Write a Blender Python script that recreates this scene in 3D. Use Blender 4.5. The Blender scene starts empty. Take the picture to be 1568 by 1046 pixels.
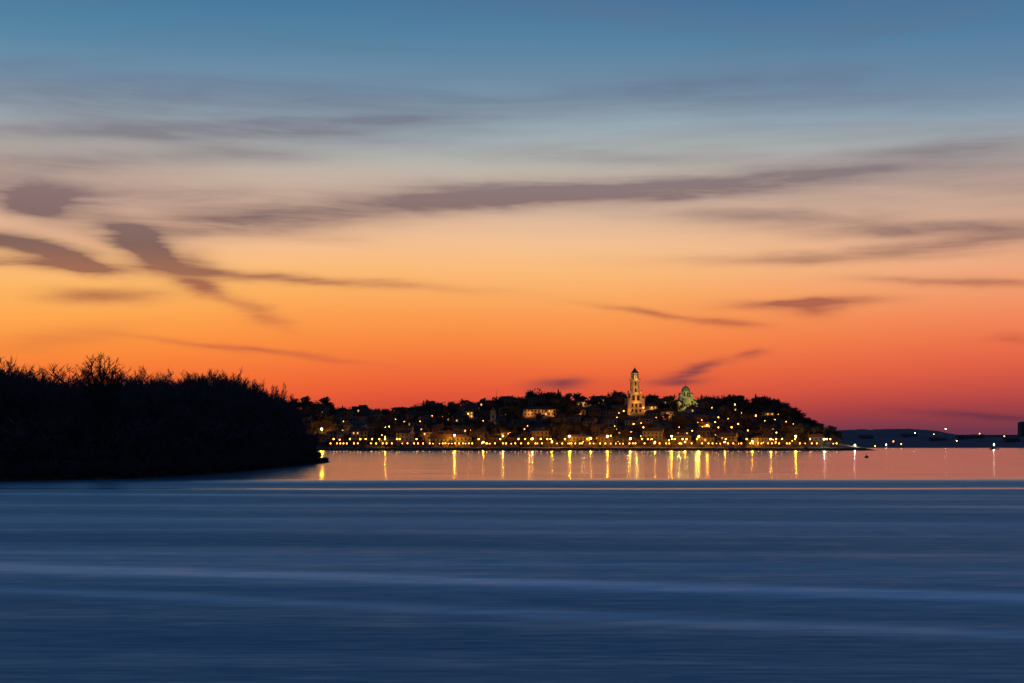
import bpy, bmesh, math, random
from mathutils import Vector, noise, Matrix
random.seed(7)
S=bpy.context.scene
F=2178.0; HZ=677.0; CX=784.0; CH=6.0
def lin(c): 
    c=c/255.0
    return c/12.92 if c<=0.04045 else ((c+0.055)/1.055)**2.4
def L(r,g,b): return (lin(r),lin(g),lin(b),1)
def W(px,py,D): return ((px-CX)/F*D, D, CH+(HZ-py)/F*D)
# ---------------- camera
cam=bpy.data.cameras.new("camera"); co=bpy.data.objects.new("camera",cam); S.collection.objects.link(co)
co.location=(0,0,CH); co.rotation_euler=(math.radians(90),0,0)
cam.sensor_width=36; cam.lens=36*F/1568; cam.shift_y=(HZ-523)/1568; cam.clip_end=60000; cam.clip_start=0.5
S.camera=co
S.view_settings.view_transform='Standard'; S.view_settings.look='None'; S.view_settings.exposure=0
# ---------------- node helper
class NT:
    def __init__(s,nt): s.nt=nt; nt.nodes.clear()
    def n(s,t,**k):
        x=s.nt.nodes.new(t)
        for a,b in k.items(): setattr(x,a,b)
        return x
    def setin(s,sock,v):
        if isinstance(v,bpy.types.NodeSocket): s.nt.links.new(v,sock)
        elif v is not None: sock.default_value=v
    def m(s,op,a,b=None,c=None,clamp=False):
        x=s.n('ShaderNodeMath',operation=op,use_clamp=clamp)
        s.setin(x.inputs[0],a); s.setin(x.inputs[1],b); s.setin(x.inputs[2],c)
        return x.outputs[0]
    def comb(s,a,b,c):
        x=s.n('ShaderNodeCombineXYZ')
        for i,v in enumerate((a,b,c)): s.setin(x.inputs[i],v)
        return x.outputs[0]
    def noise(s,vec,scale=1,detail=3,rough=0.5,dist=0):
        x=s.n('ShaderNodeTexNoise'); s.setin(x.inputs['Vector'],vec)
        x.inputs['Scale'].default_value=scale; x.inputs['Detail'].default_value=detail
        x.inputs['Roughness'].default_value=rough; x.inputs['Distortion'].default_value=dist
        return x.outputs['Fac']
    def ramp(s,fac,stops,interp='LINEAR'):
        x=s.n('ShaderNodeValToRGB'); cr=x.color_ramp; cr.interpolation=interp
        while len(cr.elements)<len(stops): cr.elements.new(0.5)
        for e,(p,c) in zip(cr.elements,stops): e.position=p
        for e,(p,c) in zip(cr.elements,stops): e.position=p; e.color=c
        s.setin(x.inputs[0],fac); return x.outputs[0]
    def mix(s,f,a,b,mode='MIX'):
        x=s.n('ShaderNodeMix',data_type='RGBA',blend_type=mode)
        s.setin(x.inputs[0],f); s.setin(x.inputs[6],a); s.setin(x.inputs[7],b); return x.outputs[2]
    def sstep(s,v,a,b,c=0,d=1):
        x=s.n('ShaderNodeMapRange',interpolation_type='SMOOTHSTEP')
        s.setin(x.inputs[0],v)
        for i,q in enumerate((a,b,c,d)): x.inputs[i+1].default_value=q
        return x.outputs[0]
# ---------------- world sky (direction based: azimuth u, tan(elevation) v)
wd=bpy.data.worlds.new("World"); S.world=wd; wd.use_nodes=True
n=NT(wd.node_tree)
tc=n.n('ShaderNodeTexCoord'); sp=n.n('ShaderNodeSeparateXYZ'); n.nt.links.new(tc.outputs['Generated'],sp.inputs[0])
dx,dy,dz=sp.outputs
hor=n.m('SQRT',n.m('ADD',n.m('MULTIPLY',dx,dx),n.m('MULTIPLY',dy,dy)))
u=n.m('ARCTAN2',dx,dy); v=n.m('DIVIDE',dz,n.m('MAXIMUM',hor,0.001))
VM=0.9
def py2v(y,px=784): return (HZ-y)/F*math.cos(math.atan((px-CX)/F))
def pv(y): return max(0,py2v(y))/VM
center=[(690,L(116,54,72)),(660,L(158,64,70)),(635,L(204,74,60)),(605,L(230,90,56)),(570,L(241,110,60)),(530,L(248,134,66)),(490,L(250,152,78)),(450,L(251,172,98)),(410,L(251,188,124)),(370,L(243,192,146)),(330,L(224,186,156)),(290,L(208,182,163)),(240,L(182,182,175)),(195,L(154,172,182)),(140,L(120,148,171)),(80,L(92,134,163)),(0,L(68,117,156))]
left=[(690,L(120,56,66)),(660,L(164,64,60)),(635,L(208,78,54)),(605,L(238,98,50)),(570,L(248,120,54)),(530,L(252,146,62)),(490,L(254,168,80)),(450,L(253,182,98)),(410,L(250,190,126)),(370,L(238,188,150)),(330,L(214,178,156)),(290,L(200,176,160)),(240,L(174,170,166)),(195,L(154,170,180)),(140,L(114,145,170)),(80,L(88,134,164)),(0,L(69,121,158))]
right=[(690,L(84,50,76)),(660,L(116,56,74)),(635,L(158,64,70)),(605,L(198,80,68)),(570,L(224,96,70)),(530,L(237,116,76)),(490,L(242,138,92)),(450,L(242,156,110)),(410,L(238,172,132)),(370,L(226,176,146)),(330,L(214,178,156)),(290,L(194,172,160)),(240,L(160,168,174)),(195,L(134,157,176)),(140,L(104,136,164)),(80,L(82,125,160)),(0,L(64,112,152))]
ext=[(0.42,L(70,116,158)),(0.6,L(66,112,156)),(1.0,L(56,100,148))]
vn=n.m('DIVIDE',v,VM)
uv=n.comb(u,v,0.0)
warp=n.noise(n.comb(n.m('MULTIPLY',u,2.2),n.m('MULTIPLY',v,9.0),0.0),1.0,1,0.5)
vnw=n.m('ADD',vn,n.m('MULTIPLY',n.m('SUBTRACT',warp,0.5),0.03))
def mk(st): 
    return n.ramp(vnw,[( max(0.0,pv(y)) if y<HZ else 0.0,c) for y,c in st]+ext)
cl=mk(center); le=mk(left); ri=mk(right)
sky=n.mix(n.sstep(u,-0.34,0.02),le,cl)
sky=n.mix(n.sstep(u,0.02,0.36),sky,ri)
east=n.ramp(vnw,[(0,L(62,58,84)),(0.12,L(76,72,102)),(0.3,L(66,92,130)),(1,L(52,96,146))])
sky=n.mix(n.sstep(n.m('ABSOLUTE',u),0.7,2.0),sky,east)
wn=n.n('ShaderNodeTexNoise'); n.nt.links.new(n.comb(n.m('MULTIPLY',u,14.0),n.m('MULTIPLY',v,50.0),0.0),wn.inputs['Vector'])
wn.inputs['Scale'].default_value=1.6; wn.inputs['Detail'].default_value=3
vm=n.n('ShaderNodeVectorMath',operation='SUBTRACT'); n.nt.links.new(wn.outputs['Color'],vm.inputs[0]); vm.inputs[1].default_value=(.5,.5,.5)
vm2=n.n('ShaderNodeVectorMath',operation='MULTIPLY_ADD'); n.nt.links.new(vm.outputs[0],vm2.inputs[0]); vm2.inputs[1].default_value=(0.036,0.007,0); n.nt.links.new(uv,vm2.inputs[2])
uvw=vm2.outputs[0]
clouds=[(850,290,240,18,0,.75),(740,308,150,17,0,.55),(1260,266,270,18,-3,.7),(1060,288,170,16,-4,.55),(1480,222,160,14,-2,.9),(590,318,240,19,-5,.85),(330,350,190,17,-3,.65),
(180,298,300,21,0,.8),(330,236,240,15,-3,.65),(60,250,180,15,0,.6),(1450,350,240,12,1,.75),(62,312,52,22,4,1.5),(36,376,96,16,9,1.5),(110,398,50,9,14,.9),(236,384,78,24,27,1.6),(30,404,140,8,2,.95),(310,440,38,12,12,.9),
(400,482,42,11,22,.9),(130,412,60,8,3,1.0),(440,427,210,7,3,1.05),(150,452,75,12,-2,.75),(1235,464,90,7,-1,1.25),(1238,477,38,11,0,.9),(1000,480,90,5,8,.95),(1110,495,45,7,6,.8),
(380,536,140,5,6,.7),(1060,566,55,6.5,-11,1.3),(1030,584,45,7,-3,1.15),(860,588,48,9,-4,1.0),(1155,540,22,5,-8,.85),(1490,432,130,7,3,.9),(1480,372,180,10,-3,.8),(1550,518,34,6,0,1.0),(1500,636,90,5,4,.85),
(760,165,620,26,-2,.4),(150,140,330,24,0,.35),(1300,150,330,24,3,.4),(250,205,330,14,-4,.6),(950,240,250,16,2,.5),(90,520,90,16,-8,.4),(1300,395,260,9,0,.5),(1150,330,200,14,2,.6),(110,200,130,9,-2,.45),(480,185,240,9,-3,.4)]
acc=None
for (x,y,a,b,ang,st) in clouds:
    mp=n.n('ShaderNodeMapping',vector_type='TEXTURE'); n.nt.links.new(uvw,mp.inputs[0])
    mp.inputs[1].default_value=(math.atan((x-CX)/F),py2v(y,x),0); mp.inputs[2].default_value=(0,0,math.radians(-ang)); mp.inputs[3].default_value=(a/F,b/F,1)
    dp=n.n('ShaderNodeVectorMath',operation='DOT_PRODUCT'); n.nt.links.new(mp.outputs[0],dp.inputs[0]); n.nt.links.new(mp.outputs[0],dp.inputs[1])
    e=n.m('POWER',0.3679,dp.outputs['Value'])
    acc=n.m('MULTIPLY_ADD',e,st,acc if acc is not None else 0.0)
st1=n.noise(n.comb(n.m('MULTIPLY',u,7.0),n.m('MULTIPLY',v,75.0),3.1),1.0,5,0.62,0.4)
st2=n.noise(n.comb(n.m('MULTIPLY',u,2.6),n.m('MULTIPLY',v,22.0),7.7),1.0,3,0.55,0.5)
fac=n.m('MULTIPLY',acc,n.m('MULTIPLY_ADD',st1,2.1,-0.17))
bg=n.m('MULTIPLY',n.sstep(st2,0.44,0.74),n.m('MULTIPLY',n.sstep(v,0.07,0.17),0.52))
fac=n.m('ADD',fac,n.m('MULTIPLY',bg,n.m('MULTIPLY_ADD',st1,1.7,0.15)))
fac=n.m('MULTIPLY',fac,0.84,clamp=True)
fac=n.m('MINIMUM',fac,0.86)
ccol=n.ramp(vn,[(0,L(70,42,68)),(pv(620),L(112,54,70)),(pv(575),L(108,60,74)),(pv(530),L(196,90,68)),(pv(470),L(164,90,74)),(pv(430),L(146,88,76)),(pv(385),L(98,74,80)),(pv(310),L(122,100,104)),(pv(230),L(130,124,130)),(pv(140),L(100,117,142)),(0.6,L(62,100,142)),(1,L(48,88,134))])
sky=n.mix(fac,sky,ccol)
bgN=n.n('ShaderNodeBackground'); n.nt.links.new(sky,bgN.inputs[0]); bgN.inputs[1].default_value=1.0
ow=n.n('ShaderNodeOutputWorld'); n.nt.links.new(bgN.outputs[0],ow.inputs[0])
# ---------------- materials
def mat(name,c1,c2,scale=0.5,rough=0.9,bump=0.0):
    m=bpy.data.materials.new(name); m.use_nodes=True; k=NT(m.node_tree)
    t=k.n('ShaderNodeTexCoord'); nz=k.noise(t.outputs['Object'],scale,3,0.6)
    col=k.ramp(nz,[(0.3,(*c1,1)),(0.7,(*c2,1))])
    b=k.n('ShaderNodeBsdfDiffuse'); k.nt.links.new(col,b.inputs[0]); b.inputs['Roughness'].default_value=rough
    o=k.n('ShaderNodeOutputMaterial'); k.nt.links.new(b.outputs[0],o.inputs[0]); return m
def emat(name,c,s,samp=False):
    m=bpy.data.materials.new(name); m.use_nodes=True; k=NT(m.node_tree)
    e=k.n('ShaderNodeEmission'); e.inputs[0].default_value=(*c,1); e.inputs[1].default_value=s
    o=k.n('ShaderNodeOutputMaterial'); k.nt.links.new(e.outputs[0],o.inputs[0])
    m.cycles.emission_sampling='FRONT' if samp else 'NONE'
    return m
M_bark=mat("bark",(0.03,0.024,0.024),(0.05,0.04,0.04),2)
M_twig=mat("twigs",(0.04,0.032,0.04),(0.095,0.075,0.08),0.5)
M_htree=mat("hill_foliage",(0.055,0.042,0.034),(0.12,0.085,0.06),0.3)
M_soil=mat("bank_soil",(0.02,0.017,0.015),(0.05,0.04,0.03),0.3)
M_hill=mat("hill_ground",(0.045,0.036,0.032),(0.11,0.085,0.07),0.05)
M_far=mat("far_land",(0.10,0.075,0.09),(0.15,0.11,0.12),0.01)
M_farw=mat("far_wall",(0.10,0.08,0.09),(0.16,0.13,0.13),0.05)
M_stone=mat("quay_stone",(0.06,0.05,0.045),(0.14,0.12,0.1),0.3)
M_pave=mat("paving",(0.08,0.07,0.06),(0.14,0.12,0.11),0.4)
M_metal=mat("dark_metal",(0.03,0.03,0.03),(0.05,0.05,0.05),1,0.9)
M_brick=mat("tower_brick",(0.32,0.22,0.12),(0.46,0.34,0.2),0.8)
M_trim=mat("tower_trim",(0.4,0.33,0.24),(0.55,0.47,0.36),0.8)
M_wtrim=mat("window_trim",(0.1,0.085,0.07),(0.16,0.14,0.12),0.8)
M_slate=mat("slate_roof",(0.04,0.035,0.04),(0.08,0.07,0.07),1)
M_dark=mat("window_glass_dark",(0.015,0.015,0.02),(0.03,0.03,0.04),1,0.9)
M_chur=mat("church_plaster",(0.34,0.34,0.2),(0.48,0.48,0.3),0.5)
M_copper=mat("copper_dome",(0.10,0.22,0.14),(0.16,0.3,0.2),0.6)
walls=[mat("plaster_%d"%i,tuple(.38*x for x in c),tuple(.66*x for x in c),0.6) for i,c in enumerate([(.34,.28,.2),(.28,.22,.19),(.34,.30,.26),(.3,.2,.13),(.2,.17,.16)])]
roofs=[mat("roof_tile_%d"%i,tuple(.5*x for x in c),tuple(.8*x for x in c),1.5) for i,c in enumerate([(.13,.06,.045),(.09,.055,.045),(.07,.05,.045)])]
M_winlit=[emat("window_lit_warm",(1,.36,.06),1.4),emat("window_lit_yellow",(1,.5,.13),1.8)]
# ---------------- mesh helpers
def obj(name,me,parent=None,loc=(0,0,0)):
    o=bpy.data.objects.new(name,me); S.collection.objects.link(o); o.location=loc
    if parent: o.parent=parent
    return o
def tomesh(bm,name,mats):
    me=bpy.data.meshes.new(name); bm.to_mesh(me); bm.free()
    for m in mats: me.materials.append(m)
    return me
def box(bm,cx,cy,z0,z1,sx,sy,mi=0,rot=0):
    c,s=math.cos(rot),math.sin(rot); vs=[]
    for z in (z0,z1):
        for a,b in ((-1,-1),(1,-1),(1,1),(-1,1)):
            x=a*sx/2;y=b*sy/2
            vs.append(bm.verts.new((cx+x*c-y*s,cy+x*s+y*c,z)))
    for f in ((0,3,2,1),(4,5,6,7),(0,1,5,4),(1,2,6,5),(2,3,7,6),(3,0,4,7)):
        bm.faces.new([vs[i] for i in f]).material_index=mi
def cyl(bm,cx,cy,z0,z1,r0,r1,seg=12,mi=0,ph=0):
    a=[bm.verts.new((cx+r0*math.cos(ph+2*math.pi*i/seg),cy+r0*math.sin(ph+2*math.pi*i/seg),z0)) for i in range(seg)]
    b=[bm.verts.new((cx+r1*math.cos(ph+2*math.pi*i/seg),cy+r1*math.sin(ph+2*math.pi*i/seg),z1)) for i in range(seg)]
    for i in range(seg):
        j=(i+1)%seg; bm.faces.new((a[i],a[j],b[j],b[i])).material_index=mi
    bm.faces.new(a[::-1]).material_index=mi; bm.faces.new(b).material_index=mi
def dome(bm,cx,cy,z,r,h,mi,seg=14,n_=5):
    for k in range(n_):
        t0=k/n_*math.pi/2; t1=(k+1)/n_*math.pi/2
        cyl(bm,cx,cy,z+h*math.sin(t0),z+h*math.sin(t1),r*math.cos(t0),max(.03,r*math.cos(t1)),seg,mi)
def arch(bm,cx,cy,z0,w,h,face,mi,d=0.06):
    c,s=math.cos(face),math.sin(face); tx,ty=-s,c
    pts=[(-w/2,0),(w/2,0)]+[(w/2*math.cos(a),h-w/2+w/2*math.sin(a)) for a in [math.pi*i/6 for i in range(7)]]
    f=[bm.verts.new((cx+c*d+tx*p,cy+s*d+ty*p,z0+q)) for p,q in pts]
    bm.faces.new(f).material_index=mi
# ---------------- terrain
crest=[(300,600),(455,615),(500,618),(540,625),(580,629),(620,623),(660,619),(700,621),(740,617),(780,610),(820,606),(860,607),(900,609),(950,607),(1000,612),(1040,613),(1080,612),(1120,613),(1160,615),(1200,621),(1230,636),(1255,652),(1285,669),(1320,682),(1400,690)]
DC=1165.0
def interp(x,t):
    if x<=t[0][0]: return t[0][1]
    for (a,b),(c,d) in zip(t,t[1:]):
        if x<=c: return b+(d-b)*(x-a)/(c-a)
    return t[-1][1]
def terr(X,Y):
    px=CX+X/DC*F
    C=max(1.6,CH+(HZ-interp(px,crest))/F*DC-6.0)
    t=(Y-1018)/(DC-1018)
    if t<=0: return 1.6
    if t>1:
        k=min(1,(Y-DC)/500); return 1.6+(C-1.6)*(1-k*k*(3-2*k))
    s=t*t*(3-2*t); h=1.6+(C-1.6)*(0.45*t+0.55*s)
    return h+noise.noise(Vector((X*.02,Y*.02,0)))*2.2*min(1,t*4)*min(1,(1-t)*3+.2)*min(1,(C-1.6)/8)
def grid(name,x0,x1,nx,y0,y1,ny,fn,m,parent=None):
    vs=[];fs=[]
    for j in range(ny+1):
        y=y0+(y1-y0)*j/ny
        for i in range(nx+1):
            x=x0+(x1-x0)*i/nx; vs.append((x,y,fn(x,y)))
    for j in range(ny):
        for i in range(nx):
            a=j*(nx+1)+i; fs.append((a,a+1,a+nx+2,a+nx+1))
    me=bpy.data.meshes.new(name); me.from_pydata(vs,[],fs); me.materials.append(m)
    for p in me.polygons: p.use_smooth=True
    return obj(name,me,parent)
grid("hill",-520,310,200,1016,1700,120,lambda x,y:terr(x,y)-max(0,min(8,(x-250)*.14))-(2.5 if y>1690 else 0),M_hill)
farp=[(-3000,650),(1200,655),(1290,661),(1320,658),(1345,657),(1390,659),(1410,666),(1480,668),(1568,669),(1700,666),(2600,657),(5000,650)]
def farh(X,Y):
    px=CX+X/1900*F; C=CH+(HZ-interp(px,farp))/F*1900
    t=max(0,min(1,(Y-1460)/380)); s=t*t*(3-2*t)
    return -0.5+ (1.2 if Y>1458 else 0)+(C-1)*s+noise.noise(Vector((X*.06,Y*.06,2)))*2.2*min(1,t*6)+noise.noise(Vector((X*.01,Y*.01,5)))*1.5*t
grid("far_riverbank",-2600,3800,900,1450,2300,30,farh,M_far)
grid("distant_plain",-20000,20000,40,2300,24000,10,lambda x,y:12+noise.noise(Vector((x*.0004,y*.0004,0)))*5,M_far)
# ---------------- promenade / quay
bm=bmesh.new()
box(bm,-110,1011,-1.5,1.6,720,12,0); 
box(bm,-110,1005.3,1.6,1.75,720,0.6,1)
for i in range(60): box(bm,-465+i*12,1004.9,-1,1.45,0.7,0.5,1)
for i in range(180): box(bm,-469+i*4,1005.7,1.75,2.75,0.12,0.12,2)
box(bm,-110,1005.7,2.75,2.85,718,0.1,2)
obj("promenade",tomesh(bm,"promenade",[M_stone,M_pave,M_metal]))
bm=bmesh.new()
for i in range(50):
    x=246+i*0.45; r=random.uniform(.5,1.4)*(1-i/60); y=1012+i*0.9+random.uniform(-2,2)
    cyl(bm,x,y,-1,r*1.1,r*1.9,r*.8,6,0,random.random()*3)
obj("riprap_spit",tomesh(bm,"riprap_spit",[M_stone]))
# ---------------- trees
def sliver(vs,fs,p,d,l,w,rnd):
    q=p+d*l; s=d.cross(Vector((rnd.uniform(-1,1),rnd.uniform(-1,1),rnd.uniform(-1,1))))
    if s.length<1e-4: return
    s.normalize(); i=len(vs); vs+= [tuple(p-s*w/2),tuple(p+s*w/2),tuple(q)]; fs.append((i,i+1,i+2))
def tube(vs,fs,p,q,r0,r1,k=4):
    d=(q-p).normalized(); a=d.orthogonal().normalized(); b=d.cross(a); i=len(vs)
    for c,r in ((p,r0),(q,r1)):
        for j in range(k):
            t=2*math.pi*j/k; vs.append(tuple(c+a*math.cos(t)*r+b*math.sin(t)*r))
    for j in range(k): fs.append((i+j,i+(j+1)%k,i+k+(j+1)%k,i+k+j))
def baretree(name,h,seed,levels=4,kids=5,spread=0.7,tw=0.06,twl=1.0,mat_=M_twig,trunk=0.35,up=0.25,nt=1,rr=.45):
    rnd=random.Random(seed); vs=[];fs=[]
    def br(p,d,l,r,lev):
        if lev==levels:
            for q in range(nt):
                dd=(d+Vector((rnd.uniform(-.5,.5),rnd.uniform(-.5,.5),rnd.uniform(-.3,.5)))*(1 if q else 0)).normalized()
                sliver(vs,fs,p,dd,l*twl,tw,rnd)
            return
        segs=3 if lev<2 else 2; pts=[p]; dd=d.copy()
        for s in range(segs):
            q=pts[-1]+dd*(l/segs); r0=r*(1-s/segs*.6); r1=r*(1-(s+1)/segs*.6); tube(vs,fs,pts[-1],q,r0,r1,5 if lev==0 else 3); pts.append(q)
            dd=(dd+Vector((rnd.uniform(-.2,.2),rnd.uniform(-.2,.2),rnd.uniform(-.05,.2)))).normalized()
        nk=kids+(2 if lev==0 else 0)
        for k in range(nk):
            t=(0.3 if lev==0 else 0.2)+ (0.7 if lev==0 else .8)*(k+rnd.random())/nk; f=min(t,0.999)*segs; i=int(f); P=pts[i].lerp(pts[i+1],f-i)
            a=rnd.uniform(0,2*math.pi); side=Vector((math.cos(a),math.sin(a),0))
            nd=(d*(1-spread*.45)+side*spread+Vector((0,0,up))).normalized()
            br(P,nd,l*rnd.uniform(.42,.68)*(1.15-t*.35 if lev==0 else 1),r*rr,lev+1)
    br(Vector((0,0,-.5)),Vector((rnd.uniform(-.06,.06),rnd.uniform(-.06,.06),1)).normalized(),h*.62,trunk,0)
    me=bpy.data.meshes.new(name); me.from_pydata(vs,[],fs); me.materials.append(mat_)
    zs=sorted(v_[2] for v_ in vs); zm=zs[int(len(zs)*.985)]
    for v_ in me.vertices: v_.co*=h/zm
    return me
def roundtree(name,h,R,seed,nl=16,tw=.06,mat_=M_bark,flat=.9,base=.42,trunk=.3,n2=9,n3=7):
    rnd=random.Random(seed); vs=[];fs=[]; hb=h*base; cz=h-R*flat
    tube(vs,fs,Vector((0,0,-.5)),Vector((.1,0,hb*.6)),trunk,trunk*.8,7); tube(vs,fs,Vector((.1,0,hb*.6)),Vector((0,.1,hb)),trunk*.8,trunk*.65,7)
    def curve(p,q,r0,r1,segs,sag):
        pts=[p]; 
        for s in range(1,segs+1):
            t=s/segs; m_=p.lerp(q,t)+Vector((0,0,sag*math.sin(math.pi*t)))+Vector((rnd.uniform(-1,1),rnd.uniform(-1,1),rnd.uniform(-1,1)))*(q-p).length*.035*(t<1)
            tube(vs,fs,pts[-1],m_,r0+(r1-r0)*(s-1)/segs,r0+(r1-r0)*s/segs,4); pts.append(m_)
        return pts
    for i in range(nl):
        f_=(i+.5)/nl*1.15
        a=i*2.399+rnd.uniform(-.3,.3); e=math.acos(1-f_)
        rr_=R*rnd.uniform(.75,.95)
        q=Vector((math.sin(e)*math.cos(a)*rr_,math.sin(e)*math.sin(a)*rr_,cz+math.cos(e)*rr_*flat))
        p=Vector((0,0,hb*rnd.uniform(.7,1)))
        pts=curve(p,q,trunk*.36,.045,6,-.25)
        for j in range(n2):
            t=rnd.uniform(.3,1)*5.99; k=int(t); P=pts[k].lerp(pts[k+1],t-k)
            out=(P-Vector((0,0,cz-R*.5))).normalized()
            d=(out*1.0+Vector((rnd.uniform(-1,1),rnd.uniform(-1,1),rnd.uniform(-.5,.8)))*.75).normalized()
            l=R*rnd.uniform(.2,.42); p2=curve(P,P+d*l,.05,.02,3,.05)
            for m_ in range(n3):
                t=rnd.uniform(.15,1)*2.99; k=int(t); P3=p2[k].lerp(p2[k+1],t-k)
                d3=(d+Vector((rnd.uniform(-1,1),rnd.uniform(-1,1),rnd.uniform(-.4,.9)))*.8).normalized()
                l3=R*rnd.uniform(.1,.2); sliver(vs,fs,P3,d3,l3,tw,rnd)
                for w in range(2):
                    d4=(d3+Vector((rnd.uniform(-1,1),rnd.uniform(-1,1),rnd.uniform(-.5,.8)))*.6).normalized(); sliver(vs,fs,P3+d3*l3*rnd.uniform(.3,.8),d4,l3*.7,tw*.8,rnd)
    me=bpy.data.meshes.new(name); me.from_pydata(vs,[],fs); me.materials.append(mat_); return me
def shrub(name,h,r,seed,nst=26,per=90,tw=0.09,mat_=M_twig):
    rnd=random.Random(seed); vs=[];fs=[]
    for s in range(nst):
        a=rnd.uniform(0,6.28); lean=rnd.uniform(0,.75)**.8; d=Vector((math.cos(a)*lean,math.sin(a)*lean,1)).normalized()
        p=Vector((rnd.uniform(-1,1)*r*.35,rnd.uniform(-1,1)*r*.35,-.3)); l=h*rnd.uniform(.6,1.05)
        tube(vs,fs,p,p+d*l,.06,.015,3)
        for k in range(per):
            t=rnd.uniform(.05,1); P=p+d*l*t
            nd=(d*.6+Vector((rnd.uniform(-1,1),rnd.uniform(-1,1),rnd.uniform(-.3,1)))*.9).normalized()
            P2=P+nd*rnd.uniform(0,.9); sliver(vs,fs,P2,nd,rnd.uniform(.5,1.4),tw*rnd.uniform(.6,1.4),rnd)
    me=bpy.data.meshes.new(name); me.from_pydata(vs,[],fs); me.materials.append(mat_); return me
TR=[baretree("thicket_tree_%d"%i,16,i+1,4,5,random.uniform(.55,.85),0.085,1.1,nt=2) for i in range(4)]+[roundtree("thicket_round_tree_%d"%i,16,4.2,50+i,14,.08,M_twig,1.15,.3,.25) for i in range(3)]
SH=[shrub("thicket_shrub_%d"%i,6,3,30+i,22,80,.17) for i in range(4)]
shore=[(-260,206),(-140,208),(-79,214),(-63,232),(-56.5,258),(-54.5,300),(-54,345),(-53,405),(-55,432),(-75,470),(-130,500),(-300,520)]
tip=[(440,1),(455,.95),(468,.75),(480,.5),(490,.28),(520,.2)]
skyl=[(-300,560),(0,564),(50,572),(95,582),(210,584),(250,582),(290,582),(330,574),(360,576),(385,588),(415,600),(440,610),(470,628)]
def inside(x,y):
    c=False
    for (x1,y1),(x2,y2) in zip(shore,shore[1:]+shore[:1]):
        if (y1>y)!=(y2>y) and x<(x2-x1)*(y-y1)/(y2-y1)+x1: c=not c
    return c
def sdist(x,y):
    p=Vector((x,y)); b=1e9
    for a,c in zip(shore,shore[1:]):
        a=Vector(a);c=Vector(c); t=max(0,min(1,(p-a).dot(c-a)/(c-a).length_squared)); b=min(b,(a+(c-a)*t-p).length)
    return b
def sd(x,y):
    d=sdist(x,y); return d if inside(x,y) else -d
def isl(x,y):
    d=sd(x,y)
    return max(-1.0,min(1.6,d*.35))+noise.noise(Vector((x*.15,y*.15,0)))*.25
grid("wooded_riverbank",-300,-44,128,200,530,165,isl,M_soil)
em=bpy.data.objects.new("riverside_thicket",None); S.collection.objects.link(em)
def clump(x,y): return noise.noise(Vector((x*.07,y*.05,9)))*.5+noise.noise(Vector((x*.18,y*.12,4)))*.35
def under(x,y):
    d=sd(x,y)
    if d<3: return -2
    return min(1,(d-3)/9)*(6.5+clump(x,y)*3+noise.noise(Vector((x*.6,y*.6,1)))*1.6)*interp(CX+x/y*F,tip)
grid("undergrowth",-300,-50,200,206,500,235,under,M_twig,em)
rnd=random.Random(5); cnt=0
for k in range(9000):
    y=rnd.uniform(207,490); x=rnd.uniform(-.42*y-12,-50)
    if not inside(x,y): continue
    d=sdist(x,y)
    if rnd.random()<.80 or (d>34 and rnd.random()<.7): continue
    cnt+=1
    px=CX+x/y*F
    if d<3.5 or rnd.random()<.12:
        me=SH[cnt%4]; s=rnd.uniform(.5,.8)*(.55+min(1,d/6)*.9); 
        if d<1.0: s*=.6
        elif d>12: s*=1.5
        s*=interp(px+8,tip)
    else:
        me=TR[cnt%7]; cap=(CH+(HZ-interp(px,skyl))/F*y-1.2)/16
        s=cap*(rnd.uniform(.70,.98) if rnd.random()<.93 else rnd.uniform(1.0,1.1))*(1+clump(x,y)*.22)
        s=min(s,1.45)*(.38+.62*min(1,d/9))
        s*=interp(px+8,tip)
    o=obj("thicket_plant",me,em,(x,y,max(-.1,isl(x,y))-.1)); o.scale=(s*rnd.uniform(.85,1.1),s*rnd.uniform(.85,1.1),s); o.rotation_euler=(0,0,rnd.uniform(0,6.28))
print("thicket",cnt)
for (a,b) in zip(shore,shore[1:10]):
    a=Vector(a);b=Vector(b); l=(b-a).length; m_=int(l/2.2)
    for k in range(m_):
        p=a.lerp(b,(k+rnd.random())/m_)
        for off in (1.2,4.0,7.5):
            nrm=Vector((-(b-a).y,(b-a).x)).normalized()
            q=p+nrm*off*rnd.uniform(.8,1.2)
            if not inside(q.x,q.y): q=p-nrm*off
            if not inside(q.x,q.y): continue
            s=(.28+off*.13)*rnd.uniform(.7,1.25)*max(.35,interp(CX+q.x/q.y*F+6,tip))
            o=obj("thicket_plant",SH[rnd.randrange(4)],em,(q.x,q.y,isl(q.x,q.y)-.1)); o.scale=(s*1.25,s*1.25,s); o.rotation_euler=(0,0,rnd.uniform(0,6.28))
bt=roundtree("bare_tree",19.4,3.6,78,30,.06,M_bark,1.05,.55,.34,12,9); X,Y,Z=W(156,545,232)
obj("bare_tree",bt,None,(X,Y,.8))
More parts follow.
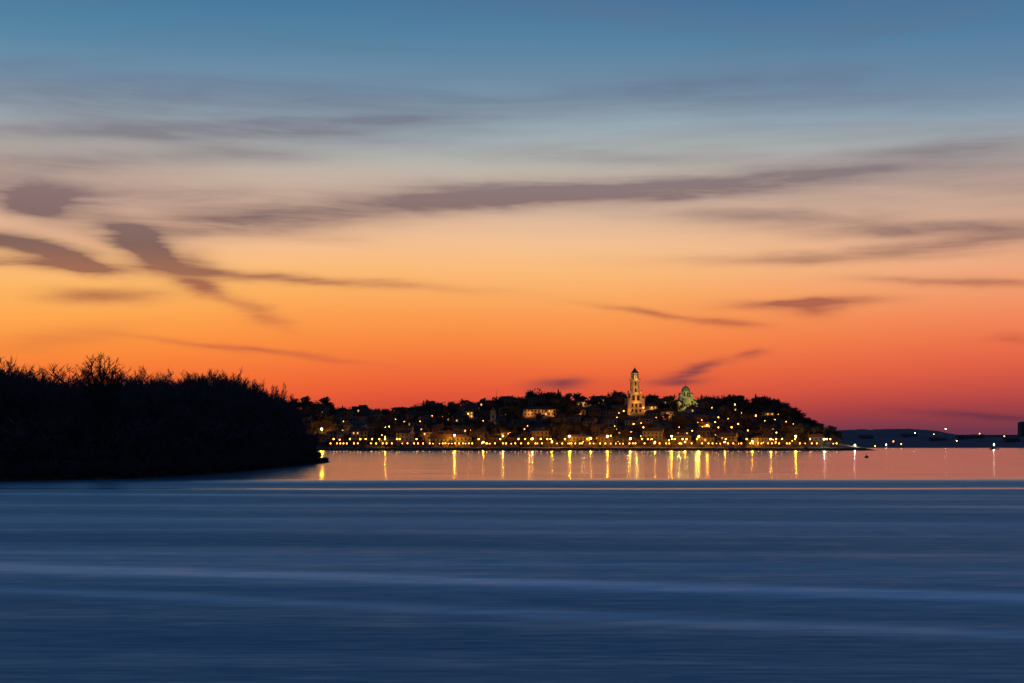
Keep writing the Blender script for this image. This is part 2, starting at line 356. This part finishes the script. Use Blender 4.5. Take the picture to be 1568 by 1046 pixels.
# ---------------- hill trees
HT=[baretree("hillside_tree_%d"%i,9,100+i,3,7,.85,.36,1.3,M_htree,.25,nt=2) for i in range(3)]+[roundtree("hillside_round_tree_%d"%i,9,3.9,110+i,12,.3,M_htree,.95,.3,.25,6,5) for i in range(3)]
def conifer(name,h,seed):
    rnd=random.Random(seed); vs=[];fs=[]; tube(vs,fs,Vector((0,0,-.5)),Vector((0,0,h)),.25,.04,5)
    for k in range(700):
        t=rnd.random(); r=(1-t)*h*.2*rnd.uniform(.3,1); a=rnd.uniform(0,6.28); P=Vector((math.cos(a)*r*.4,math.sin(a)*r*.4,.8+t*(h-.8)))
        sliver(vs,fs,P,Vector((math.cos(a),math.sin(a),-.25)).normalized(),r+.3,.5,rnd)
    me=bpy.data.meshes.new(name); me.from_pydata(vs,[],fs); me.materials.append(M_htree); return me
CO=[conifer("hillside_conifer_%d"%i,11,200+i) for i in range(2)]
HS=[shrub("hillside_shrub_%d"%i,4,3,60+i,14,40,.4,M_htree) for i in range(2)]
# ---------------- buildings
occ=[]
def free(x,y,r):
    return all((x-a)**2+(y-b)**2>(r+c)**2 for a,b,c in occ)
def house(name,x,y,w,d,h,rh,rot,wall,roof,litp,rnd,storeys=2,hip=False,z=None,lit=None):
    bm=bmesh.new(); box(bm,0,0,-4,h,w,d,0)
    box(bm,0,0,h,h+.25,w+.7,d+.7,1)
    o_=.5; a,b=w/2+o_,d/2+o_; z0=h+.25
    ins=min(w/2*.6,b) if hip else 0
    v_=[bm.verts.new(c) for c in ((-a,-b,z0),(a,-b,z0),(a,b,z0),(-a,b,z0),(-a+ins,0,z0+rh),(a-ins,0,z0+rh))]
    for f,mi in (((0,1,5,4),2),((2,3,4,5),2),((1,2,5),2 if hip else 0),((3,0,4),2 if hip else 0)): bm.faces.new([v_[i] for i in f]).material_index=mi
    box(bm,w*.22,d*.1,h,h+rh+.9,.7,.7,0)
    nw=max(2,int(w/2.6)); sh=h/storeys
    for s in range(storeys):
        for k in range(nw):
            xx=-w/2+w*(k+.5)/nw; zz=s*sh+sh*.35
            mi=5+rnd.randrange(2) if rnd.random()<litp else 4
            if s==0 and k==nw//2: box(bm,xx,-d/2-.03,.05,2.1,1.0,.12,3)
            else:
                box(bm,xx,-d/2-.02,zz-.12,zz+1.52,1.34,.1,1); box(bm,xx,-d/2-.05,zz,zz+1.4,1.05,.12,mi)
        for sgn in (-1,1):
            for k in range(2):
                mi=5 if rnd.random()<litp*.6 else 4
                box(bm,sgn*(w/2+.03),-d/4+k*d/2,s*sh+sh*.35,s*sh+sh*.35+1.4,.1,1.05,mi)
    me=tomesh(bm,name,[wall,M_wtrim,roof,M_metal,M_dark,M_winlit[0],M_winlit[1]])
    zz=terr(x,y-d/2)+.3 if z is None else z
    o=obj(name,me,None,(x,y,zz)); o.rotation_euler=(0,0,rot); occ.append((x,y,max(w,d)*.55)); return o
def plight(name,parent,loc,power,col,r=.25):
    l=bpy.data.lights.new(name,'POINT'); l.energy=power; l.color=col; l.shadow_soft_size=r
    o=bpy.data.objects.new(name,l); S.collection.objects.link(o); o.location=loc; o.parent=parent; return o
# --- lookout tower
bm=bmesh.new()
box(bm,0,0,-4,8.2,11,11,0); box(bm,0,0,8.2,8.9,11.9,11.9,1); box(bm,0,0,3.6,4.0,11.3,11.3,1)
for sx in(-1,1):
    for sy in(-1,1):
        cyl(bm,sx*5.3,sy*5.3,-3,11.2,1.2,1.15,10,0); cyl(bm,sx*5.3,sy*5.3,11.2,11.6,1.5,1.5,10,1); cyl(bm,sx*5.3,sy*5.3,11.6,14.0,1.3,.05,10,2)
box(bm,0,0,8.9,15.2,8.4,8.4,0); box(bm,0,0,15.2,15.8,9.4,9.4,1)
for sx in(-1,1):
    for sy in(-1,1):
        cyl(bm,sx*4.1,sy*4.1,15.8,17.2,.6,.5,8,1); cyl(bm,sx*4.1,sy*4.1,17.2,18.6,.5,.04,8,2)
cyl(bm,0,0,15.8,25.6,3.6,3.2,8,0,math.pi/8); cyl(bm,0,0,20.4,20.8,3.75,3.75,8,1,math.pi/8)
cyl(bm,0,0,25.6,26.2,3.4,4.2,16,1); cyl(bm,0,0,26.2,26.5,4.3,4.3,16,1)
for i in range(20): cyl(bm,4.1*math.cos(i*.314),4.1*math.sin(i*.314),26.5,27.4,.09,.09,4,1)
cyl(bm,0,0,26.5,31.0,1.6,1.6,12,1)
for i in range(8): cyl(bm,2.6*math.cos(i*.7854+.39),2.6*math.sin(i*.7854+.39),26.5,31.0,.36,.32,8,1)
cyl(bm,0,0,31.0,31.7,3.0,3.3,16,1); cyl(bm,0,0,31.7,36.0,3.0,.18,16,2); cyl(bm,0,0,36.0,38.2,.12,.05,6,2)
for f in range(4):
    a=f*math.pi/2; c,s=math.cos(a),math.sin(a)
    for k in(-1,0,1):
        arch(bm,5.5*c-s*k*2.9,5.5*s+c*k*2.9,.2 if k==0 else 1.0,1.6,3.0 if k==0 else 2.2,a,3); arch(bm,5.5*c-s*k*2.9,5.5*s+c*k*2.9,4.6,1.5,2.8,a,3)
    for k in(-.5,.5): arch(bm,4.2*c-s*k*3.6,4.2*s+c*k*3.6,10.0,2.0,4.2,a,3)
    arch(bm,3.28*c,3.28*s,16.8,1.3,2.8,a,3); arch(bm,3.15*c,3.15*s,21.6,1.3,3.0,a,3)
TX,TD=(972-CX)/F*1135,1135
tz=terr(TX,TD-6); top=CH+(HZ-559)/F*TD; sc=(top-tz)/38.2
tw=obj("stone_lookout_tower",tomesh(bm,"tower",[M_brick,M_trim,M_slate,M_dark]),None,(TX,TD,tz)); tw.scale=(1.08,1.08,sc); tw.rotation_euler=(0,0,.12)
OR=(1,.42,.06)
for i,(x,y,z,p,cc) in enumerate([(-7,-11,1,2300,OR),(7,-11,1,2300,OR),(0,-8,9.6,1400,OR),(0,-7,17,1150,(1,.46,.08)),(0,-7,23,900,(1,.52,.12)),(0,-5.2,28,520,(1,.62,.18))]):
    plight("floodlight_%d"%i,tw,(x,y,z),p,cc)
occ.append((TX,TD,11))
# --- domed church
bm=bmesh.new()
box(bm,0,0,-5,7.5,11,13,0); box(bm,0,0,7.5,8.0,11.8,13.8,0)
box(bm,0,-7.2,-5,6.5,6,2.4,0)
for s in(-1,1): 
    box(bm,s*7.2,0,-5,5.2,3.6,8,0); dome(bm,s*7.2,0,5.2,1.9,1.7,1)
    cyl(bm,s*4.2,-5,8,10.2,1.1,1.1,10,0); dome(bm,s*4.2,-5,10.2,1.3,1.4,1); cyl(bm,s*4.2,-5,11.5,12.6,.08,.05,5,2)
    cyl(bm,s*4.2,5,8,10.2,1.1,1.1,10,0); dome(bm,s*4.2,5,10.2,1.3,1.4,1)
v_=[bm.verts.new(c) for c in ((-3.3,-8.5,6.5),(3.3,-8.5,6.5),(0,-8.5,8.6),(-3.3,-4,6.5),(3.3,-4,6.5),(0,-4,8.6))]
for f in ((0,1,2),(0,2,5,3),(1,4,5,2)): bm.faces.new([v_[i] for i in f]).material_index=0
cyl(bm,0,0,8,12.2,3.3,3.3,16,0); cyl(bm,0,0,12.2,12.6,3.7,3.7,16,0); dome(bm,0,0,12.6,3.5,3.6,1,16,6)
cyl(bm,0,0,16.0,17.2,.5,.4,8,0); cyl(bm,0,0,17.2,19.2,.1,.07,5,2); box(bm,0,0,18.3,18.5,.9,.1,2)
for i in range(8): arch(bm,3.3*math.cos(i*.7854+.39),3.3*math.sin(i*.7854+.39),9,1.0,2.7,i*.7854+.39,3,.05)
for k in(-1,0,1): arch(bm,k*1.8,-8.4,-.2 if k==0 else 1.2,1.1,3.4 if k==0 else 2.4,-math.pi/2,3)
for k in(-1,1): arch(bm,k*4.3,-6.5,1.2,1.4,4.4,-math.pi/2,3); arch(bm,k*7.2,-4,1,1.4,3,-math.pi/2,3)
KX,KD=(1050-CX)/F*1160,1160; kz=terr(KX,KD-7)+.5; ktop=CH+(HZ-585)/F*KD; ks=(ktop-kz)/19.2
ch=obj("domed_church",tomesh(bm,"church",[M_chur,M_copper,M_metal,M_dark]),None,(KX,KD,kz)); ch.scale=(1,1,ks)
for i,(x,y,z,p) in enumerate([(-7,-14,3,3000),(7,-14,3,3000),(0,-9,11,800)]):
    plight("floodlight_%d"%i,ch,(x,y,z),p,(1,.82,.16))
occ.append((KX,KD,12))
rnd=random.Random(11)
def at(px,py,hp=0.0):
    D=1013
    while D<1400:
        X=(px-CX)/F*D; z=CH+(HZ-py)/F*D
        if terr(X,D)+hp>=z: return X,D
        D+=1.0
    return (px-CX)/F*1163,1163
def litwall(name,px,py,w,h,power,col,n_=3,storeys=2,roofh=2.5):
    X,D=at(px,py); o=house(name,X,D+5,w,9,h,roofh,0,walls[0],roofs[0],.35,rnd,storeys,True,z=terr(X,D-1))
    for i in range(n_): plight("wall_lamp_%d"%i,o,(-w/2+w*(i+.5)/n_,-7,2.0),power,col)
    return o
litwall("long_civic_building",828,637,27,5,1900,(1,.36,.06),3)
litwall("hilltop_restaurant",893,622,32,3.2,1100,(1,.55,.14),3,1,1.6)
litwall("stone_villa",627,634,18,3.5,900,(1,.7,.28),2,1,1.8)
litwall("orange_house",888,640,9,6,1700,(1,.38,.05),1)
litwall("orange_house",1024,642,11,6,2000,(1,.38,.06),1)
litwall("orange_house",717,640,8,5,1200,(1,.36,.05),1)
litwall("yellow_house",998,632,9,5,1000,(1,.5,.12),1)
litwall("yellow_house",1176,642,10,5,700,(1,.5,.1),1)
bm=bmesh.new(); box(bm,0,0,-3,11,4.2,4.2,0); box(bm,0,0,11,11.5,5,5,0); box(bm,0,0,11.5,14,3.6,3.6,0); dome(bm,0,0,14,2.0,2.2,1,10,4); cyl(bm,0,0,16,18.5,.2,.04,6,1); box(bm,0,8,-3,7,8,11.5,0)
for k in range(3): arch(bm,0,-2.1,1+k*3.6,1.1,2.2,-math.pi/2,2)
X,D=at(755,657); bf=obj("church_belfry",tomesh(bm,"belfry",[walls[2],M_slate,M_dark]),None,(X,D,terr(X,D)-.2)); plight("wall_lamp",bf,(1.5,-5,3),500,(1,.7,.35)); occ.append((X,D+5,8))
bm=bmesh.new()
for sx,sy in((-.5,-.5),(.5,-.5),(0,.6)): cyl(bm,sx,sy,0,9,.1,.07,5,0)
for k in range(8): cyl(bm,0,0,1+k,1.1+k,.65,.65,3,0)
cyl(bm,0,0,9,14,.14,.07,5,0)
X=(760-CX)/F*1165; obj("antenna_mast",tomesh(bm,"mast",[M_metal]),None,(X,1166,terr(X,1166)+1.5))
for px,w,h in((548,9,5.5),(556,6,7),(612,10,4),(668,9,5),(745,10,5),(775,8,6),(916,10,5),(1012,8,5),(1098,9,5)):
    x=(px-CX)/F*1163; house("house",x,1163,w,8,h,2.4,rnd.uniform(-.4,.4),rnd.choice(walls),rnd.choice(roofs),.12,rnd,2,False)
k=0; tries=0
while k<84 and tries<6000:
    tries+=1
    y=1030+ (rnd.random()**1.2)*125; px=rnd.uniform(440,1250); x=(px-CX)/F*y
    if px>1130 and (y>1060 or rnd.random()<.5): continue
    w=rnd.uniform(7,13); 
    if y<1045: w=rnd.uniform(8,15)
    d=rnd.uniform(7,10); r=max(w,d)*.5
    if not free(x,y,r+2.2) : continue
    st_=2 if rnd.random()<.7 else (3 if y<1055 else 1)
    h=st_*2.8
    house("house",x,y,w,d,h,rnd.uniform(1.8,3.4),rnd.uniform(-.5,.5),rnd.choice(walls),rnd.choice(roofs),.08,rnd,st_,rnd.random()<.5)
    k+=1
print("houses",k)
# ---------------- street lamps
def lampmesh(name,hp,r,m,arm=0.0):
    bm=bmesh.new(); cyl(bm,0,0,-1,hp,.11,.07,6,0); cyl(bm,0,0,-.2,.5,.2,.16,6,0)
    if arm: box(bm,0,-arm/2,hp-.05,hp+.06,.08,arm,0)
    cyl(bm,0,-arm,hp,hp+.12,r*.5,r*.7,8,0)
    ret=bmesh.ops.create_icosphere(bm,subdivisions=1,radius=r,matrix=Matrix.Translation((0,-arm,hp+.1+r)))
    for v_ in ret['verts']:
        for f in v_.link_faces: f.material_index=1
    cyl(bm,0,-arm,hp+.1+2*r,hp+.2+2*r,r*.6,r*.1,8,0)
    return tomesh(bm,name,[M_metal,m])
E_s=emat("lamp_glow_small",(1,.33,.03),26); E_w=emat("lamp_glow_amber",(1,.36,.008),3000,True); E_wb=emat("lamp_glow_bright",(1,.42,.012),3400,True); E_y=emat("lamp_glow_yellow",(1,.46,.03),2700,True); E_b=emat("lamp_glow_cool",(.95,.9,.7),1600,True); E_c=emat("lamp_glow_far",(1,.85,.6),30)
LM={'s':lampmesh("lamp_small",3,.36,E_s),'w':lampmesh("lamp_amber",4,.3,E_w),'m':lampmesh("lamp_mid",6,.3,E_y,.8),'n':lampmesh("lamp_mid_dim",6,.45,E_s,.8),'b':lampmesh("lamp_big",8,.4,E_wb,1.2),'B':lampmesh("lamp_huge",9,.55,E_wb,1.2),'c':lampmesh("lamp_cool",6,.4,E_b,.6),'t':lampmesh("lamp_tiny",3,.24,E_s)}
HP={'s':3.3,'w':4.3,'m':6.4,'n':6.4,'b':8.5,'B':9.8,'c':6.5,'t':3.2}
lpos=[]
def lamp(px,py,t):
    X,D=at(px,py,HP[t]); D=max(D,1013); X=(px-CX)/F*D
    obj("street_lamp",LM[t],None,(X,D,terr(X,D))); 
    if t in 'wmbBcn': lpos.append((X,D))
B=[(493,657,'B'),(570,676,'n'),(590,672,'m'),(612,676,'n'),(625,668,'m'),(640,681,'s'),(663,671,'w'),(696,667,'b'),(716,654,'n'),(717,634,'n'),(745,683,'s'),(770,668,'m'),(775,680,'s'),(815,672,'m'),(830,683,'s'),(872,668,'b'),(888,680,'s'),(905,672,'w'),(930,676,'b'),(935,668,'n'),(965,672,'m'),(985,655,'n'),(1003,683,'w'),(1028,676,'b'),(1049,681,'w'),(1070,676,'b'),(1083,652,'w'),(1075,655,'n'),(1130,650,'n'),(1120,655,'n'),(1157,637,'n'),(1168,632,'s'),(1180,617,'t'),(1125,620,'n'),(1100,640,'s'),(1189,663,'s'),(1152,676,'w'),(1180,678,'m'),(1218,679,'b'),(1240,675,'n'),(1262,682,'c'),(556,640,'t'),(590,655,'t'),(612,632,'s'),(660,640,'t'),(700,627,'t'),(740,645,'t'),(527,650,'t'),(548,660,'t'),(985,625,'n'),(1005,640,'s'),(1015,634,'s'),(945,640,'s'),(955,630,'s'),(865,640,'s'),(880,625,'s'),(930,618,'s'),(1090,625,'t'),(1110,630,'s'),(1140,640,'s'),(700,655,'s'),(720,660,'s'),(650,655,'t'),(680,648,'t'),(800,640,'s'),(850,632,'s'),(970,650,'n'),(1000,655,'s'),(915,652,'s'),(1040,655,'t'),(1060,660,'s'),(1145,660,'s'),(1100,655,'s'),(845,682,'w'),(1110,681,'w'),(740,681,'w'),(536,682,'n')]
for a in B: lamp(*a)
x=506
while x<1285:
    lamp(x,683+rnd.uniform(-1.5,1),rnd.choice(['s','s','n','t'])); x+=rnd.choice([4,5,6,8,10])
for i in range(110):
    px=rnd.uniform(515,1235); lamp(px,680-50*rnd.random()**1.4,rnd.choice(['t','t','t','s']))
emt=bpy.data.objects.new("hillside_trees",None); S.collection.objects.link(emt)
c=0
def blocks(x,y):
    for a,b in lpos:
        if y<b and y>b-14 and abs(x-a)<3.6: return True
    return False
def htree(x,y,me,s):
    o=obj("hillside_tree",me,emt,(x,y,terr(x,y)-.2)); o.scale=(s*rnd.uniform(1,1.35),s*rnd.uniform(1,1.35),s); o.rotation_euler=(0,0,rnd.uniform(0,6.28))
for q in range(3900):
    y=rnd.uniform(1024,1190); px=rnd.uniform(430,1285); x=(px-CX)/F*y
    if q%4==0: y=rnd.uniform(1150,1180); x=(px-CX)/F*y
    if not free(x,y,-1.5) or blocks(x,y): continue
    if abs(x-TX)<9 and y<TD and y>TD-60 and rnd.random()<.85: continue
    if abs(x-KX)<9 and y<KD and rnd.random()<.85: continue
    if rnd.random()<(.38 if px<1100 else .2): continue
    c+=1
    t_=rnd.random()
    me=HT[c%6] if t_<.70 else (CO[c%2] if t_<.77 else HS[c%2])
    s=rnd.uniform(.4,1.0)*(1+noise.noise(Vector((x*.045,y*.03,3)))*.9)
    if y<1040: s=min(s,.6)
    if px>1220 or px<600: s*=.85
    htree(x,y,me,s)
x=-150
while x<235:
    yy=rnd.uniform(1019,1023)
    if not blocks(x,yy): htree(x,yy,HT[rnd.randrange(6)],rnd.uniform(.4,.62))
    x+=rnd.uniform(4,8)
for px,s in((820,1.45),(810,1.15),(855,1.1),(500,1.25),(490,1.1),(470,1.2),(1170,1.0),(1205,.95),(690,1.0),(655,1.05),(935,1.05),(943,1.15),(1085,1.05),(640,.95),(1110,1.0),(1130,1.1),(870,1.0),(730,.9),(560,.85),(1190,1.05),(592,.8),(905,.9),(1225,.8),(1250,.7),(1268,.75)):
    x=(px-CX)/F*1165; o=obj("hillside_tree",HT[px%6] if px not in(1170,855) else CO[0],emt,(x,1166,terr(x,1166)-.3)); o.scale=(s*1.3,s*1.3,s)
print("hill trees",c)
LF=lampmesh("lamp_far",8,.45,E_s); LFc=lampmesh("lamp_far_cool",8,.55,E_c)
def flamp(px,py,D,me):
    X,Y,Z=W(px,py,D); obj("street_lamp",me,None,(X,Y,Z-8.6))
for px,py,m_ in((1357,681,LFc),(1380,680,LF),(1401,663,LFc),(1430,665,LF),(1448,657,LFc),(1340,683,LF),(1368,676,LF),(1500,664,LF),(1290,683,LF),(1465,675,LF),(1538,668,LF)): flamp(px,py,1475 if py>670 else 1700,m_)
rf=random.Random(3)
for px in (1326,1392,1436,1478,1497,1549,1590):
    D=1600+rf.uniform(0,120); X=(px-CX)/F*D; w=rf.uniform(10,20); h=rf.uniform(2.5,4.5); bm=bmesh.new()
    box(bm,0,0,-6,h,w,10,0)
    v_=[bm.verts.new(q) for q in ((-w/2-.3,-5.4,h),(w/2+.3,-5.4,h),(w/2+.3,5.4,h),(-w/2-.3,5.4,h),(-w/2-.3,0,h+2),(w/2+.3,0,h+2))]
    for f in ((0,1,5,4),(2,3,4,5),(1,2,5),(3,0,4)): bm.faces.new([v_[i] for i in f]).material_index=1
    for i in range(int(w/4)): box(bm,-w/2+2+i*4,-5.03,.8,h-.7,1.6,.1,2)
    obj("riverside_shed",tomesh(bm,"shed",[M_farw,M_slate,M_dark]),None,(X,D,max(1,farh(X,D)-1)))
def boat(name,px,D,l,cab=True,light=None,rot=0):
    bm=bmesh.new(); N=10; rings=[]
    for i in range(N+1):
        t=i/N; x=(t-.5)*l; w=l*.14*(1-(abs(t-.45)/.55)**3)+.05; zt=.7+.5*max(0,t-.6)
        rings.append([bm.verts.new(c) for c in ((x,-w,zt),(x,-w*.6,-.3),(x,w*.6,-.3),(x,w,zt))])
    for a,b in zip(rings,rings[1:]):
        for j in range(3): bm.faces.new((a[j],b[j],b[j+1],a[j+1]))
        bm.faces.new((a[3],b[3],b[0],a[0]))
    bm.faces.new(rings[0]); bm.faces.new(rings[-1][::-1])
    if cab:
        box(bm,-l*.08,0,.7,2.0,l*.4,l*.17,1); box(bm,-l*.08,0,2.0,2.12,l*.45,l*.2,0)
        for s in(-1,1):
            for k in range(3): box(bm,-l*.2+k*l*.12,s*l*.087,1.2,1.75,l*.08,.05,2)
    cyl(bm,0,0,2 if cab else .5,3.6,.05,.04,5,0)
    mats=[M_metal,walls[2],M_dark]
    if light:
        ret=bmesh.ops.create_icosphere(bm,subdivisions=1,radius=.34,matrix=Matrix.Translation((0,0,3.9)))
        for v_ in ret['verts']:
            for f in v_.link_faces: f.material_index=3
        mats.append(light)
    o=obj(name,tomesh(bm,name,mats),None,((px-CX)/F*D,D,0)); o.rotation_euler=(0,0,rot); return o
boat("motorboat",1522,1150,9,True,E_b,.2); boat("motorboat",1309,1030,11,True,E_b,.1)
for px in(560,742,790,905,1120,1235): boat("moored_boat",px,1001,rnd.uniform(8,15),True,None,rnd.uniform(-.05,.05))
bm=bmesh.new(); cyl(bm,0,0,-.4,.5,.75,.85,12,0); cyl(bm,0,0,.5,1.0,.5,.15,10,0); cyl(bm,0,0,1.0,1.4,.05,.05,5,0); cyl(bm,0,0,1.35,1.55,.14,.14,6,0)
obj("river_buoy",tomesh(bm,"buoy",[M_metal]),None,((1327-CX)/F*545,545,0))
bm=bmesh.new(); 
box(bm,620,0,0,1.6,620,10,0); box(bm,620,-5,1.6,2.5,620,.2,0)
for i in range(11): box(bm,330+i*58,0,-14,0,3,8,0)
obj("distant_bridge",tomesh(bm,"bridge",[M_far]),None,(140,1780,12.5))
bm=bmesh.new(); box(bm,0,0,-8,26,12,12,0); box(bm,0,0,26,27,8,8,0)
for s in range(8):
    for k in range(4): box(bm,-4.5+k*3,-6.02,s*3.1+1,s*3.1+2.5,1.5,.1,1)
obj("apartment_tower",tomesh(bm,"apt",[M_far,M_dark]),None,((1568-CX)/F*1800,1800,5))
# ---------------- water
me=bpy.data.meshes.new("river_water"); me.from_pydata([(-16000,-800,0),(16000,-800,0),(16000,22000,0),(-16000,22000,0)],[],[(0,1,2,3)])
wm=bpy.data.materials.new("river_water"); wm.use_nodes=True; k=NT(wm.node_tree)
g=k.n('ShaderNodeNewGeometry'); sp=k.n('ShaderNodeSeparateXYZ'); k.nt.links.new(g.outputs['Position'],sp.inputs[0]); x,y,_=sp.outputs
wob=k.m('SUBTRACT',k.noise(k.comb(k.m('MULTIPLY',x,.012),k.m('MULTIPLY',y,.02),0.0),1,2),.5)
wy=k.m('MULTIPLY_ADD',wob,k.m('MULTIPLY',y,.10),y)
def gauss(c,slope,width):
    d=k.m('DIVIDE',k.m('SUBTRACT',k.m('ADD',wy,k.m('MULTIPLY',x,slope)),c),width); return k.m('POWER',.3679,k.m('MULTIPLY',d,d))
A=k.noise(k.comb(k.m('MULTIPLY',x,.010),k.m('MULTIPLY',k.m('ADD',y,k.m('MULTIPLY',x,.12)),.10),0.0),1,3,.55)
Bn=k.noise(k.comb(k.m('MULTIPLY',x,.03),k.m('MULTIPLY',y,.55),4.0),1,3,.6)
Cn=k.noise(k.comb(k.m('MULTIPLY',x,.35),k.m('MULTIPLY',y,3.0),9.0),1,3,.65)
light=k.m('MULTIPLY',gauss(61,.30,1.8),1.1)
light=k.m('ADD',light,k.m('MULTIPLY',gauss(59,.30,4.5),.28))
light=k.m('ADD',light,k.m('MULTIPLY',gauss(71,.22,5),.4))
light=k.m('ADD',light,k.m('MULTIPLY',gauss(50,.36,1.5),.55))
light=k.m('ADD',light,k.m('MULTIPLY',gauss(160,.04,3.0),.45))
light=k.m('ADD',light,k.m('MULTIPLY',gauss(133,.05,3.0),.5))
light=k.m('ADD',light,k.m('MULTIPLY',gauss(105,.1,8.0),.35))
edge=gauss(183,.02,3.2)
tn=k.m('MULTIPLY_ADD',k.m('SUBTRACT',A,.5),-.26,.18)
tn=k.m('MULTIPLY_ADD',k.m('SUBTRACT',Bn,.5),-.18,tn)
tn=k.m('MULTIPLY_ADD',k.m('SUBTRACT',Cn,.5),.42,tn)
tn=k.m('MAXIMUM',tn,.09)
tn=k.m('MULTIPLY_ADD',light,-.035,tn)
tn=k.m('MULTIPLY_ADD',edge,-.20,tn)
tn=k.m('MAXIMUM',tn,.03)
calm=k.sstep(k.m('ADD',wy,k.m('MULTIPLY',x,-.04)),205,236)
# calm reach: long low swell, facets between level and gently tilted
sw=k.noise(k.comb(k.m('MULTIPLY',x,.03),k.m('MULTIPLY',y,.35),0.0),1,2,.5)
tf=k.m('MAXIMUM',k.m('MULTIPLY_ADD',k.m('SUBTRACT',sw,.5),.12,.012),0.0)
def lerp(f,a,b): return k.m('ADD',k.m('MULTIPLY',f,b),k.m('MULTIPLY',k.m('SUBTRACT',1.0,f),a))
tilt=lerp(calm,tn,tf)
nv=k.n('ShaderNodeVectorMath',operation='NORMALIZE'); k.nt.links.new(k.comb(0.0,k.m('MULTIPLY',tilt,-1.0),1.0),nv.inputs[0])
b=k.n('ShaderNodeBsdfPrincipled'); b.inputs['IOR'].default_value=1.45
streak_sheen=k.m('ADD',light,k.m('MULTIPLY',k.sstep(A,.5,.75),.20),clamp=True)  # pale sky reflection along the streaks, painted into the water's base colour
streak_sheen=k.m('MULTIPLY',streak_sheen,k.m('MULTIPLY_ADD',Bn,.9,.5),clamp=True)
k.nt.links.new(k.mix(streak_sheen,(.04,.095,.15,1),(.40,.42,.50,1)),b.inputs['Base Color'])
rgh=k.m('MAXIMUM',k.m('MULTIPLY_ADD',edge,-.14,lerp(calm,.32,.155)),.14)
k.nt.links.new(rgh,b.inputs['Roughness']); k.nt.links.new(nv.outputs[0],b.inputs['Normal'])
o=k.n('ShaderNodeOutputMaterial'); k.nt.links.new(b.outputs[0],o.inputs[0])
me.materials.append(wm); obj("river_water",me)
print("objects",len(bpy.data.objects))
